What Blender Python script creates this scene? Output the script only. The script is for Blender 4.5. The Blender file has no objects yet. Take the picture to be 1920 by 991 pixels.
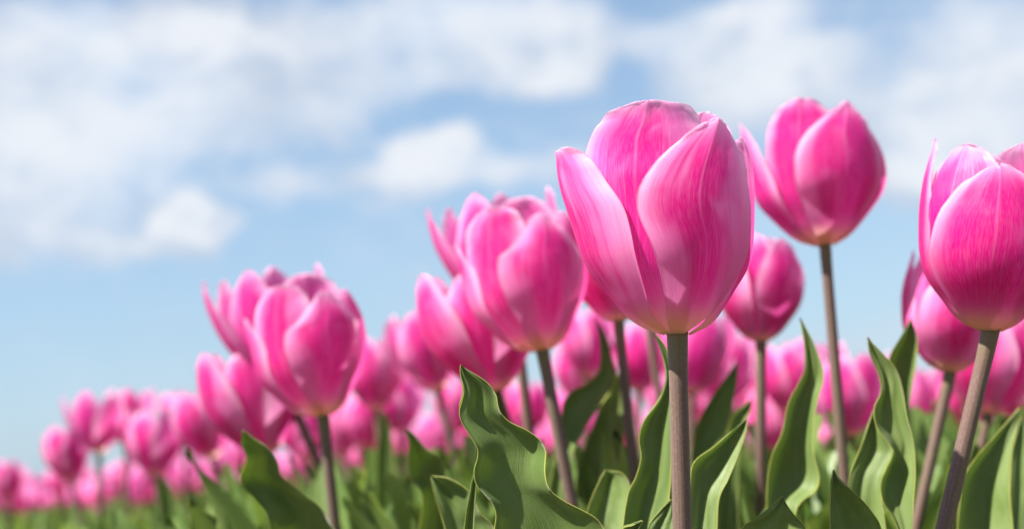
import bpy, math, random
import numpy as np
from mathutils import Vector, Matrix, noise

# ------------------------------------------------------------------ camera
S = bpy.context.scene
C = S.collection
W_PX, H_PX, F_PX = 1920.0, 991.0, 2667.0
CAM_H = 0.30
PITCH = math.radians(7.5)
ROLL = math.radians(-4.8)
CAM_R = Matrix.Rotation(math.pi / 2 + PITCH, 3, 'X') @ Matrix.Rotation(ROLL, 3, 'Z')
CAM_P = Vector((0, 0, CAM_H))
cd = bpy.data.cameras.new('camera')
cam = bpy.data.objects.new('camera', cd)
C.objects.link(cam)
cam.matrix_world = Matrix.Translation(CAM_P) @ CAM_R.to_4x4()
cd.sensor_width = 36.0
cd.lens = 36.0 * F_PX / W_PX
cd.clip_start = 0.02
cd.clip_end = 6000
cd.dof.use_dof = True
cd.dof.focus_distance = 0.405
cd.dof.aperture_fstop = 9.5
S.camera = cam


def P(px, py, d):
    """point of the photograph's pixel at distance d (metres) in front of the lens"""
    v = Vector(((px - W_PX / 2) / F_PX * d, -(py - H_PX / 2) / F_PX * d, -d))
    return CAM_P + CAM_R @ v


# ------------------------------------------------------------------ light
SUN_EL = math.radians(54)
SUN_AZ = math.radians(-116)     # measured from +Y (view direction) towards +X; negative = left
sun_dir = Vector((math.sin(SUN_AZ) * math.cos(SUN_EL), math.cos(SUN_AZ) * math.cos(SUN_EL), math.sin(SUN_EL)))
sd = bpy.data.lights.new('sun', 'SUN')
sd.energy = 5.0
sd.angle = math.radians(0.5)
sd.color = (1.0, 0.965, 0.91)
sun = bpy.data.objects.new('sun', sd)
C.objects.link(sun)
sun.rotation_euler = sun_dir.to_track_quat('Z', 'Y').to_euler()
sun.location = (0, 0, 20)

S.view_settings.view_transform = 'Standard'
S.view_settings.look = 'None'
S.view_settings.exposure = 1.4
S.view_settings.gamma = 1.0
S.render.engine = 'CYCLES'
S.cycles.use_denoising = True
S.cycles.max_bounces = 10
S.cycles.transmission_bounces = 8
S.cycles.diffuse_bounces = 5


# ---- node helper
class NT:
    def __init__(self, tree):
        self.t = tree
        self.n = tree.nodes
        self.l = tree.links

    def new(self, kind, **kw):
        nd = self.n.new(kind)
        for k, v in kw.items():
            setattr(nd, k, v)
        return nd

    def put(self, sock, val):
        if hasattr(val, 'node'):
            self.l.new(val, sock)
        else:
            sock.default_value = val

    def math(self, op, a, b=0.0, c=None, clamp=False):
        nd = self.new('ShaderNodeMath', operation=op, use_clamp=clamp)
        self.put(nd.inputs[0], a)
        self.put(nd.inputs[1], b)
        if c is not None:
            self.put(nd.inputs[2], c)
        return nd.outputs[0]

    def vmath(self, op, a, b=(0, 0, 0)):
        nd = self.new('ShaderNodeVectorMath', operation=op)
        self.put(nd.inputs[0], a)
        self.put(nd.inputs[1], b)
        return nd.outputs['Value'] if op in ('LENGTH', 'DISTANCE', 'DOT_PRODUCT') else nd.outputs[0]

    def mix(self, f, a, b, blend='MIX'):
        nd = self.new('ShaderNodeMix', data_type='RGBA', blend_type=blend)
        self.put(nd.inputs[0], f)
        self.put(nd.inputs[6], a if hasattr(a, 'node') else (*a, 1.0))
        self.put(nd.inputs[7], b if hasattr(b, 'node') else (*b, 1.0))
        return nd.outputs[2]

    def ramp(self, v, lo, hi, a=0.0, b=1.0, smooth=True):
        nd = self.new('ShaderNodeMapRange', interpolation_type='SMOOTHSTEP' if smooth else 'LINEAR')
        self.put(nd.inputs[0], v)
        self.put(nd.inputs[1], lo)
        self.put(nd.inputs[2], hi)
        self.put(nd.inputs[3], a)
        self.put(nd.inputs[4], b)
        return nd.outputs[0]

    def noise(self, vec, scale, detail=3.0, rough=0.5, dist=0.0, color=False):
        nd = self.new('ShaderNodeTexNoise')
        if vec is not None:
            self.l.new(vec, nd.inputs['Vector'])
        nd.inputs['Scale'].default_value = scale
        nd.inputs['Detail'].default_value = detail
        nd.inputs['Roughness'].default_value = rough
        nd.inputs['Distortion'].default_value = dist
        return nd.outputs['Color' if color else 'Fac']

    def comb(self, x, y, z=0.0):
        nd = self.new('ShaderNodeCombineXYZ')
        self.put(nd.inputs[0], x)
        self.put(nd.inputs[1], y)
        self.put(nd.inputs[2], z)
        return nd.outputs[0]


# ---- sky with clouds
world = bpy.data.worlds.new('World')
S.world = world
world.use_nodes = True
w = NT(world.node_tree)
w.n.clear()
sky = w.new('ShaderNodeTexSky', sky_type='NISHITA')
sky.sun_disc = False
sky.sun_elevation = SUN_EL
sky.sun_rotation = SUN_AZ
sky.air_density = 1.0
sky.dust_density = 0.6
sky.ozone_density = 1.6
tc = w.new('ShaderNodeTexCoord')
d0 = tc.outputs['Generated']
nz = w.noise(d0, 7.0, 5.0, 0.55, 0.2, color=True)
off = w.vmath('MULTIPLY', w.vmath('SUBTRACT', nz, (0.5, 0.5, 0.5)), (0.06, 0.06, 0.05))
nz2 = w.noise(d0, 30.0, 4.0, 0.6, color=True)
off2 = w.vmath('MULTIPLY', w.vmath('SUBTRACT', nz2, (0.5, 0.5, 0.5)), (0.02, 0.02, 0.02))
dw = w.vmath('ADD', w.vmath('ADD', d0, off), off2)
# cloud banks: direction (from picture position), half sizes in picture units, opacity
CLOUDS = [
    # px, py, rx, ry, strength, edge softness
    (150, 160, 520, 170, .85, 1.0), (620, 110, 420, 130, .75, 1.0), (300, 260, 400, 90, .35, 1.0), (60, 330, 360, 120, .45, 1.0),
    (1010, 90, 200, 105, .95, .7), (900, 20, 260, 60, .6, .9), (1050, 130, 100, 60, .6, .7),
    (775, 282, 75, 52, 1.3, .7), (845, 290, 70, 48, 1.15, .7), (895, 325, 90, 42, .7, .9), (735, 318, 90, 42, .7, .9), (820, 345, 110, 38, .6, .9), (990, 335, 110, 42, .5, 1.0), (620, 325, 180, 42, .45, 1.0),
    (350, 402, 66, 46, 1.35, .7), (405, 425, 58, 48, 1.2, .7), (330, 445, 85, 40, .8, .9), (395, 462, 70, 36, .6, .9), (250, 455, 110, 36, .55, 1.0), (110, 465, 200, 46, .5, 1.0), (20, 430, 160, 110, .45, 1.0),
    (1420, 110, 230, 120, .95, .8), (1560, 150, 180, 90, .5, .9), (1350, 200, 250, 90, .55, 1.0),
    (1800, 230, 260, 165, 1.05, .7), (1850, 60, 200, 110, .9, .8), (1720, 330, 130, 60, .8, .8),
    (1300, 40, 150, 60, .5, .9), (1700, 620, 300, 60, .3, 1.0), (20, 640, 120, 40, .2, 1.0),
    (1500, 10, 300, 40, .5, 1.0), (480, 230, 300, 60, .35, 1.0), (200, 60, 420, 70, .5, 1.0), (660, 335, 300, 52, .5, 1.0), (1010, 335, 140, 55, .4, 1.0), (200, 350, 360, 110, .4, 1.0), (560, 180, 300, 60, .35, 1.0),
    (1655, 120, 95, 62, -.95, .9), (850, 208, 190, 34, -.6, 1.0), (335, 325, 85, 36, -.45, 1.0), (1545, 55, 80, 32, -.5, 1.0), (1165, 150, 45, 60, -.4, 1.0),
]
right = CAM_R @ Vector((1, 0, 0))
total = None
# picture-plane-free description: every bank is an ellipsoid on the unit sphere with its own axes
for (px, py, rx, ry, st, soft) in CLOUDS:
    cdir = (P(px, py, 1.0) - CAM_P).normalized()
    ax = Vector((0, 0, 1)).cross(cdir).normalized()
    ay = cdir.cross(ax).normalized()
    k = F_PX * (1.0 + ((px - 960) ** 2 + (py - 495) ** 2) / F_PX ** 2) ** .5
    dx = w.vmath('DOT_PRODUCT', w.vmath('SUBTRACT', dw, tuple(cdir)), tuple(ax * (k / rx)))
    dy = w.vmath('DOT_PRODUCT', w.vmath('SUBTRACT', dw, tuple(cdir)), tuple(ay * (k / ry)))
    front = w.math('GREATER_THAN', w.vmath('DOT_PRODUCT', d0, tuple(cdir)), 0.0)
    q = w.math('SQRT', w.math('ADD', w.math('MULTIPLY', dx, dx), w.math('MULTIPLY', dy, dy)))
    m = w.ramp(q, 1.0 - soft * .75, 1.0 + soft * .35, st, 0.0)
    m = w.math('MULTIPLY', m, front)
    total = m if total is None else w.math('ADD', total, w.math('MULTIPLY', m, w.math('SUBTRACT', 1.0, w.math('MULTIPLY', total, .6, clamp=True))))
# broken cloud over the rest of the sky
sep = w.new('ShaderNodeSeparateXYZ')
w.l.new(d0, sep.inputs[0])
stre = w.vmath('MULTIPLY', d0, (1.0, 1.0, 2.2))
fb = w.noise(stre, 3.2, 6.0, 0.55, 0.3)
wide = w.ramp(fb, .46, .68, 0.0, .75)
inview = w.ramp(w.vmath('DOT_PRODUCT', d0, tuple((P(960, 400, 1) - CAM_P).normalized())), .84, .93, 1.0, 0.0)
wide = w.math('MULTIPLY', wide, inview)
fb1 = w.noise(w.vmath('MULTIPLY', d0, (1, 1, 1.5)), 19.0, 6.0, .56, .35)
fb2 = w.noise(w.vmath('MULTIPLY', d0, (1, 1, 1.8)), 7.0, 4.0, .5, .3)
wisp = w.math('ADD', w.math('MULTIPLY', w.math('SUBTRACT', fb1, .5), 1.9), w.math('MULTIPLY', w.math('SUBTRACT', fb2, .5), 1.0))
dens = w.math('ADD', w.math('ADD', total, wide), wisp)
cover = w.ramp(dens, .12, .95)
cover = w.math('ADD', w.math('MULTIPLY', cover, .8), w.ramp(dens, -.4, .7, 0.0, .2), clamp=True)
cover = w.math('MULTIPLY', cover, w.ramp(sep.outputs[2], -.02, .05))
thick = w.ramp(dens, .75, 1.5)
shade = w.ramp(w.noise(w.vmath('ADD', d0, (0.3, 0.1, -.035)), 9.0, 4.0, .55), .3, .7, 0.0, 1.0)
cl_a = w.mix(shade, (.215, .248, .300), (.280, .312, .360))
cl_col = w.mix(thick, cl_a, (.335, .346, .366))
haze_f = w.ramp(sep.outputs[2], -.02, .34, .75, .2, smooth=False)
SKY_STR = 0.062
skyc = w.vmath('MULTIPLY', sky.outputs[0], (SKY_STR * 1.0, SKY_STR * 1.0, SKY_STR * 1.0))
skyc = w.mix(haze_f, skyc, (.148, .226, .312))
col = w.mix(w.math('MULTIPLY', cover, .93), skyc, cl_col)
bg = w.new('ShaderNodeBackground')
w.l.new(col, bg.inputs[0])
bg.inputs[1].default_value = 1.0
out = w.new('ShaderNodeOutputWorld')
w.l.new(bg.outputs[0], out.inputs[0])


# ------------------------------------------------------------------ materials
def new_mat(name):
    m = bpy.data.materials.new(name)
    m.use_nodes = True
    t = NT(m.node_tree)
    t.n.clear()
    return m, t


def finish(t, col, rough, spec, trans, tcol, bump=None, bump_d=.0003, sheen=0.0, coat=0.0):
    p = t.new('ShaderNodeBsdfPrincipled')
    t.put(p.inputs['Base Color'], col)
    t.put(p.inputs['Roughness'], rough)
    t.put(p.inputs['Specular IOR Level'], spec)
    p.inputs['Sheen Weight'].default_value = sheen
    p.inputs['Sheen Roughness'].default_value = .4
    p.inputs['Coat Weight'].default_value = coat
    nrm = None
    if bump is not None:
        b = t.new('ShaderNodeBump')
        b.inputs['Distance'].default_value = bump_d
        b.inputs['Strength'].default_value = 1.0
        t.l.new(bump, b.inputs['Height'])
        nrm = b.outputs[0]
        t.l.new(nrm, p.inputs['Normal'])
    tr = t.new('ShaderNodeBsdfTranslucent')
    t.put(tr.inputs[0], tcol)
    if nrm:
        t.l.new(nrm, tr.inputs['Normal'])
    ms = t.new('ShaderNodeMixShader')
    t.put(ms.inputs[0], trans)
    t.l.new(p.outputs[0], ms.inputs[1])
    t.l.new(tr.outputs[0], ms.inputs[2])
    o = t.new('ShaderNodeOutputMaterial')
    t.l.new(ms.outputs[0], o.inputs[0])


def petal_material(name, inner, deep, mid, pale, base, detail=True, deep_amt=1.0):
    m, t = new_mat(name)
    uv = t.new('ShaderNodeUVMap', uv_map='UVMap').outputs[0]
    s = t.new('ShaderNodeSeparateXYZ')
    t.l.new(uv, s.inputs[0])
    u, v = s.outputs[0], s.outputs[1]
    oi = t.new('ShaderNodeObjectInfo').outputs['Random']
    ou = t.math('MULTIPLY', t.math('ABSOLUTE', t.math('SUBTRACT', u, .5)), 2.0)   # 0 midrib .. 1 margin
    shift = t.math('MULTIPLY', oi, 37.0)
    # veins fan out: streak noise long in v, fine across
    sv = t.comb(t.math('MULTIPLY', u, 95.0), t.math('MULTIPLY', v, 3.2), shift)
    streak = t.noise(sv, 1.0, 4.0, .65, .25)
    sv2 = t.comb(t.math('MULTIPLY', u, 17.0), t.math('MULTIPLY', v, 1.6), t.math('ADD', shift, 9.0))
    streak2 = t.noise(sv2, 1.0, 3.0, .6, .4)
    blot = t.noise(t.comb(t.math('MULTIPLY', u, 3.0), t.math('MULTIPLY', v, 3.4), shift), 1.0, 2.0, .5, .5)
    grain = t.noise(t.comb(t.math('MULTIPLY', u, 260.0), t.math('MULTIPLY', v, 22.0), shift), 1.0, 2.0, .6, .1)
    # deep colour: a flame up the middle of the petal, pale at margin and top
    e = t.math('ADD', ou, t.math('MULTIPLY', t.math('SUBTRACT', streak2, .5), .55))
    e = t.math('ADD', e, t.math('MULTIPLY', t.math('SUBTRACT', blot, .5), 1.3))
    e = t.math('ADD', e, t.math('MULTIPLY', t.math('SUBTRACT', streak, .5), .45))
    at = t.new('ShaderNodeAttribute', attribute_type='OBJECT', attribute_name='deepness')
    e = t.math('SUBTRACT', e, t.math('MULTIPLY', at.outputs['Fac'], .45))
    flame_u = t.ramp(e, .16, .88, 1.0, 0.0)
    flame_v = t.math('MULTIPLY', t.ramp(v, .04, .28), t.ramp(v, .64, 1.0, 1.0, .15))
    flame = t.math('MULTIPLY', t.math('MULTIPLY', flame_u, flame_v), deep_amt)
    col = t.mix(flame, mid, deep)
    mg = t.math('ADD', ou, t.math('MULTIPLY', t.math('SUBTRACT', streak, .5), .35))
    margin = t.math('MULTIPLY', t.ramp(mg, .56, 1.04), t.ramp(v, .2, .65))
    top = t.ramp(t.math('ADD', v, t.math('MULTIPLY', t.math('SUBTRACT', streak, .5), .22)), .70, 1.0, 0.0, .85)
    palef = t.math('MAXIMUM', margin, t.math('MULTIPLY', top, t.ramp(ou, .05, .35, .45, 1.0)))
    col = t.mix(t.math('MULTIPLY', palef, .92), col, pale)
    # fine silvery veins
    col = t.mix(t.ramp(streak, .45, .85, 0.0, .22), col, pale)
    col = t.mix(t.ramp(streak2, .28, .46, .16, 0.0), col, deep)
    col = t.mix(t.ramp(grain, .45, .8, 0.0, .22), col, pale)
    col = t.mix(t.ramp(blot, .52, .75, 0.0, .12), col, pale)
    # midrib
    if inner:
        rib = t.ramp(ou, .012, .05, 1.0, 0.0)
        col = t.mix(t.math('MULTIPLY', rib, t.ramp(v, .2, .6, .1, .75)), col, pale)
    else:
        rib = t.ramp(ou, .0, .035, 1.0, 0.0)
        col = t.mix(t.math('MULTIPLY', rib, t.ramp(v, .3, .7, .05, .2)), col, pale)
    # yellow-cream claw at the base
    bz = t.math('ADD', v, t.math('ADD', t.math('MULTIPLY', t.math('SUBTRACT', streak, .5), .14), t.math('MULTIPLY', ou, -.015)))
    col = t.mix(t.ramp(bz, .04, .19, .8, 0.0), col, base)
    col = t.mix(t.ramp(v, .0, .035, .5, 0.0), col, (.50, .50, .14))
    # plant to plant variation
    hs = t.new('ShaderNodeHueSaturation')
    t.put(hs.inputs['Hue'], t.math('ADD', .4945, t.math('MULTIPLY', oi, .011)))
    t.put(hs.inputs['Value'], t.math('ADD', .93, t.math('MULTIPLY', oi, .14)))
    t.l.new(col, hs.inputs['Color'])
    col = hs.outputs[0]
    gm = t.new('ShaderNodeGamma')
    t.l.new(col, gm.inputs[0])
    gm.inputs[1].default_value = .42 if detail else .7
    tcol = gm.outputs[0]
    bump = None
    if detail:
        bump = t.math('ADD', t.math('MULTIPLY', streak, .7), t.math('MULTIPLY', streak2, .9))
        bump = t.math('ADD', bump, t.math('MULTIPLY', t.ramp(ou, 0.0, .05, 1.0, 0.0), .35))
    gl = t.ramp(streak, .35, .7, .42, .30)
    finish(t, col, gl if detail else .4, .28, .64 if detail else .58, tcol, bump, .00013, sheen=.04)
    return m


DEEP = (.74, .004, .25)
MID = (.92, .24, .57)
PALE = (.97, .66, .82)
BASE = (.97, .72, .42)
M_PET = petal_material('petal_outer_face', False, DEEP, MID, PALE, BASE)
M_PETI = petal_material('petal_inner_face', True, (.78, .06, .42), (.88, .26, .63), PALE, (.88, .66, .22), deep_amt=.7)
M_PETF = petal_material('petal_far', False, (.76, .012, .30), (.91, .24, .57), (.97, .66, .82), BASE, detail=False, deep_amt=.85)


def leaf_material():
    m, t = new_mat('tulip_leaf')
    uv = t.new('ShaderNodeUVMap', uv_map='UVMap').outputs[0]
    s = t.new('ShaderNodeSeparateXYZ')
    t.l.new(uv, s.inputs[0])
    u, v = s.outputs[0], s.outputs[1]
    oi = t.new('ShaderNodeObjectInfo').outputs['Random']
    ou = t.math('MULTIPLY', t.math('ABSOLUTE', t.math('SUBTRACT', u, .5)), 2.0)
    vein = t.noise(t.comb(t.math('MULTIPLY', u, 75.0), t.math('MULTIPLY', v, 3.0), t.math('MULTIPLY', oi, 20.0)), 1.0, 2.0, .5, .1)
    patch = t.noise(t.comb(t.math('MULTIPLY', u, 4.0), t.math('MULTIPLY', v, 7.0), t.math('MULTIPLY', oi, 30.0)), 1.0, 4.0, .6, .3)
    tcn = t.new('ShaderNodeTexCoord')
    fine = t.noise(tcn.outputs['Object'], 900.0, 2.0, .6)
    g = t.mix(t.ramp(patch, .3, .7), (.155, .232, .042), (.235, .305, .085))
    g = t.mix(t.ramp(vein, .4, .7, 0.0, .35), g, (.17, .25, .12))
    g = t.mix(t.ramp(fine, .45, .75, 0.0, .25), g, (.20, .27, .15))
    g = t.mix(t.ramp(oi, 0.0, 1.0, 0.0, .3), g, (.14, .22, .06))
    g = t.mix(t.ramp(ou, .962, .988, 0.0, .95), g, (.62, .62, .14))
    g = t.mix(t.ramp(v, .982, .998, 0.0, .7), g, (.55, .40, .12))
    tr = t.mix(.5, g, (.46, .58, .16))
    bump = t.math('ADD', vein, t.math('MULTIPLY', fine, .25))
    finish(t, g, t.ramp(patch, .3, .7, .36, .5), .4, .44, tr, bump, .00022, sheen=.15)
    return m


def leaf_far_material():
    m, t = new_mat('tulip_leaf_far')
    uv = t.new('ShaderNodeUVMap', uv_map='UVMap').outputs[0]
    oi = t.new('ShaderNodeObjectInfo').outputs['Random']
    tcn = t.new('ShaderNodeTexCoord')
    p = t.noise(tcn.outputs['Object'], 22.0, 3.0, .6)
    g = t.mix(t.ramp(p, .3, .7), (.085, .155, .030), (.21, .295, .085))
    finish(t, g, .42, .5, .42, t.mix(.5, g, (.38, .52, .05)), None)
    return m


def stem_material():
    m, t = new_mat('tulip_stem')
    uv = t.new('ShaderNodeUVMap', uv_map='UVMap').outputs[0]
    s = t.new('ShaderNodeSeparateXYZ')
    t.l.new(uv, s.inputs[0])
    u, v = s.outputs[0], s.outputs[1]
    oi = t.new('ShaderNodeObjectInfo').outputs['Random']
    # seamless around the stem
    ang = t.math('MULTIPLY', u, 2 * math.pi)
    cx = t.math('COSINE', ang)
    sx = t.math('SINE', ang)
    st = t.noise(t.comb(t.math('MULTIPLY', cx, 5.5), t.math('MULTIPLY', sx, 5.5), t.math('ADD', t.math('MULTIPLY', v, 6.0), t.math('MULTIPLY', oi, 40))), 1.0, 4.0, .6, .1)
    big = t.noise(t.comb(cx, sx, t.math('ADD', t.math('MULTIPLY', v, 3.0), t.math('MULTIPLY', oi, 11))), 1.0, 2.0)
    tcn = t.new('ShaderNodeTexCoord')
    fine = t.noise(tcn.outputs['Object'], 1400.0, 2.0, .6)
    col = t.mix(t.ramp(st, .2, .8), (.105, .052, .046), (.185, .108, .09))
    col = t.mix(t.ramp(big, .4, .65, 0.0, .45), col, (.16, .15, .075))
    col = t.mix(t.ramp(fine, .5, .75, 0.0, .35), col, (.33, .24, .20))
    col = t.mix(t.ramp(v, .955, 1.0, 0.0, .55), col, (.15, .15, .05))
    col = t.mix(t.ramp(v, .35, .55, .9, 0.0), col, (.13, .19, .07))
    bump = t.math('ADD', st, t.math('MULTIPLY', fine, .3))
    finish(t, col, .48, .4, .06, col, bump, .0002, sheen=.2)
    return m


def soil_material():
    m, t = new_mat('soil')
    tcn = t.new('ShaderNodeTexCoord')
    a = t.noise(tcn.outputs['Object'], 9.0, 8.0, .65)
    b = t.noise(tcn.outputs['Object'], .35, 4.0, .5)
    col = t.mix(t.ramp(a, .3, .7), (.045, .030, .018), (.13, .095, .06))
    col = t.mix(t.ramp(b, .4, .6, 0, .5), col, (.05, .08, .025))
    finish(t, col, .9, .2, 0.0, col, a, .01)
    return m


M_LEAF = leaf_material()
M_LEAFF = leaf_far_material()
M_STEM = stem_material()
M_SOIL = soil_material()


# ------------------------------------------------------------------ mesh helpers
def catmull(pts, n, warp=None):
    pts = np.asarray(pts, float)
    if pts.ndim == 1:
        pts = pts[:, None]
    m = len(pts)
    ext = np.vstack([2 * pts[0] - pts[1], pts, 2 * pts[-1] - pts[-2]])
    ts = np.linspace(0, 1, n)
    if warp is not None:
        ts = warp(ts)
    ts = ts * (m - 1)
    i = np.minimum(ts.astype(int), m - 2)
    f = (ts - i)[:, None]
    p0, p1, p2, p3 = ext[i], ext[i + 1], ext[i + 2], ext[i + 3]
    return .5 * ((2 * p1) + (-p0 + p2) * f + (2 * p0 - 5 * p1 + 4 * p2 - p3) * f ** 2 + (-p0 + 3 * p1 - 3 * p2 + p3) * f ** 3)


def resample(pts, n):
    """Catmull-Rom then even arc length"""
    d = catmull(pts, max(80, n * 4))
    seg = np.r_[0, np.cumsum(np.linalg.norm(np.diff(d, axis=0), axis=1))]
    t = np.linspace(0, seg[-1], n)
    return np.stack([np.interp(t, seg, d[:, k]) for k in range(d.shape[1])], 1)


def grid_mesh(name, G, U, V, mats, solid=0.0):
    """G: (nv, nu, 3) grid. solid>0 gives the sheet a real thickness, inner face second material"""
    nv, nu = G.shape[:2]
    verts = G.reshape(-1, 3)
    idx = np.arange(nv * nu).reshape(nv, nu)
    f = np.stack([idx[:-1, :-1], idx[:-1, 1:], idx[1:, 1:], idx[1:, :-1]], -1).reshape(-1, 4)
    uv = np.stack([U, V], -1).reshape(-1, 2)
    faces = f
    mi = np.zeros(len(f), int)
    if solid > 0:
        du = np.gradient(G, axis=1)
        dv = np.gradient(G, axis=0)
        nrm = np.cross(du, dv)
        ln = np.linalg.norm(nrm, axis=2, keepdims=True)
        nrm = nrm / np.maximum(ln, 1e-12)
        # rows collapsed at tip: borrow normals
        for r in range(nv - 1, -1, -1):
            if ln[r].max() < 1e-10:
                nrm[r] = nrm[max(r - 1, 0)]
        edge = np.minimum(1, np.minimum((1 - np.abs(U * 2 - 1)) * 5 + .25, (1 - V) * 8 + .25))[..., None]
        inner = (G - nrm * solid * edge).reshape(-1, 3)
        N = nv * nu
        verts = np.vstack([verts, inner])
        uv = np.vstack([uv, uv])
        fi = f[:, ::-1] + N
        rim = []
        b = [idx[r, 0] for r in range(nv)] + [idx[-1, c] for c in range(1, nu)] + [idx[r, -1] for r in range(nv - 2, -1, -1)] + [idx[0, c] for c in range(nu - 2, 0, -1)]
        for i in range(len(b)):
            a, c = b[i], b[(i + 1) % len(b)]
            rim.append((a, a + N, c + N, c))
        faces = np.vstack([f, fi, np.array(rim)])
        mi = np.r_[np.zeros(len(f), int), np.ones(len(fi), int), np.zeros(len(rim), int)]
        if len(mats) < 2:
            mi[:] = 0
    me = bpy.data.meshes.new(name)
    me.from_pydata(verts.tolist(), [], faces.tolist())
    uvl = me.uv_layers.new(name='UVMap')
    li = np.empty(len(me.loops), int)
    me.loops.foreach_get('vertex_index', li)
    uvl.data.foreach_set('uv', uv[li].astype(np.float32).ravel())
    for m in mats:
        me.materials.append(m)
    me.polygons.foreach_set('material_index', mi.astype(np.int32))
    me.polygons.foreach_set('use_smooth', np.ones(len(faces), bool))
    me.update()
    return me


def tube_mesh(name, pts, rad, nseg, mat, top_v=1.0):
    pts = np.asarray(pts, float)
    n = len(pts)
    tang = np.gradient(pts, axis=0)
    tang /= np.linalg.norm(tang, axis=1, keepdims=True)
    ref = np.array([1.0, 0, 0])
    G = np.zeros((n, nseg + 1, 3))
    a = np.linspace(0, 2 * math.pi, nseg + 1)
    for i in range(n):
        x = ref - tang[i] * ref.dot(tang[i])
        x /= np.linalg.norm(x)
        y = np.cross(tang[i], x)
        G[i] = pts[i] + rad[i] * (np.cos(a)[:, None] * x + np.sin(a)[:, None] * y)
    U, V = np.meshgrid(np.linspace(0, 1, nseg + 1), np.linspace(0, top_v, n))
    return grid_mesh(name, G, U, V, [mat])


def link(name, me, parent=None, loc=(0, 0, 0)):
    o = bpy.data.objects.new(name, me)
    C.objects.link(o)
    o.location = loc
    if parent is not None:
        o.parent = parent
    return o


def thing(name, loc, label, cat, group=None):
    o = bpy.data.objects.new(name, None)
    C.objects.link(o)
    o.empty_display_size = .02
    o.location = loc
    o['label'] = label
    o['category'] = cat
    if group:
        o['group'] = group
    return o


def copy_tree(o, parent=None):
    c = o.copy()
    C.objects.link(c)
    c.parent = parent
    for ch in o.children:
        copy_tree(ch, c)
    return c


# ------------------------------------------------------------------ petals
# A row of a petal: (z, angle of left margin, its radius, angle of right margin, its radius, radius at the middle), cm and degrees.
# Angle 0 faces the viewer, + turns right.
def rx(z, xl, xr, rl, rr=None, rm=None, back=False):
    rr = rl if rr is None else rr
    rm = (rl + rr) / 2 if rm is None else rm
    al = math.degrees(math.asin(max(-1, min(1, xl / rl))))
    ar = math.degrees(math.asin(max(-1, min(1, xr / rr))))
    if back:
        al, ar = 180 - ar, 180 - al
        rl, rr = rr, rl
    return (z, al, rl, ar, rr, rm)


def tipwarp(t):
    return 1 - (1 - t) ** 1.25


def petal_grid(rows, nu, nv, seed=0, ruffle=.05, crease=.0):
    R = catmull(rows, nv, tipwarp)
    us = np.linspace(-1, 1, nu)
    us = np.sign(us) * np.abs(us) ** .85
    v = tipwarp(np.linspace(0, 1, nv))
    G = np.zeros((nv, nu, 3))
    rs = random.Random(seed)
    ph = [rs.uniform(0, 6.3) for _ in range(6)]
    for i in range(nv):
        z, al, rl, ar, rr, rm = R[i]
        env = min(1, max(0, (v[i] - .3) * 2.5))
        wl = ruffle * env * (math.sin(v[i] * 19 + ph[0]) * .6 + math.sin(v[i] * 41 + ph[1]) * .35)
        wr = ruffle * env * (math.sin(v[i] * 21 + ph[2]) * .6 + math.sin(v[i] * 37 + ph[3]) * .35)
        env2 = min(1, max(0, (v[i] - .45) * 3))
        wl += ruffle * env2 * .9 * noise.noise(Vector((v[i] * 24, seed, 1.3)))
        wr += ruffle * env2 * .9 * noise.noise(Vector((v[i] * 24, seed, 7.3)))
        for j, u in enumerate(us):
            a = math.radians(al + (ar - al) * (u + 1) / 2)
            r = rl * u * (u - 1) / 2 + rr * u * (u + 1) / 2 + rm * (1 - u * u)
            e = abs(u) ** 4
            r += (wl if u < 0 else wr) * e
            # margins lip outwards a little, midrib pinched out
            r *= 1 - .10 * math.exp(-((z - .95) / .75) ** 2)
            r += crease * env * math.exp(-(u / .10) ** 2)
            r += .022 * env * math.sin(3.6 * u + ph[4] + 3 * v[i]) + .005 * env * math.sin(9 * u + ph[5] - 4 * v[i])
            r += ruffle * 1.1 * env * noise.noise(Vector((u * 2.4 + seed, v[i] * 4.5, 3.1)))
            zz = z + (wl if u < 0 else wr) * .5 * e
            G[i, j] = (r * math.sin(a), -r * math.cos(a), zz)
    U, V = np.meshgrid((us + 1) / 2, v)
    return G, U, V


def gen_rows(az, half, r_mid, open_, H, point=.5, inner=False):
    """rows of an ordinary cupped petal. open_: how much the top spreads (cm), half: half angle at widest"""
    rows = []
    base = [(0.0, .42, .55), (.045, .95, .55), (.12, 1.50, .66), (.24, 2.05, .82), (.40, 2.42, .97), (.56, 2.52, 1.0),
            (.70, 2.42, .93), (.82, 2.20, .76), (.91, 1.98, .54), (.965, 1.80, .30 + .08 * (1 - point)), (1.0, 1.70, .03)]
    for (f, r, wd) in base:
        wd *= 1 - .42 * point * max(0, (f - .56) / .44) ** .8
        k = r / 2.52 * r_mid
        k += open_ * max(0, f - .12) ** 1.4
        if inner:
            k -= .16 * min(1, f * 4)
        h = half * wd * 2.45 / max(k, 1.6) if f > .1 else half * wd * 1.3
        rows.append((f * H, az - h, k * (1 + .02), az + h, k * (1 + .02), k))
    return rows


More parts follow.
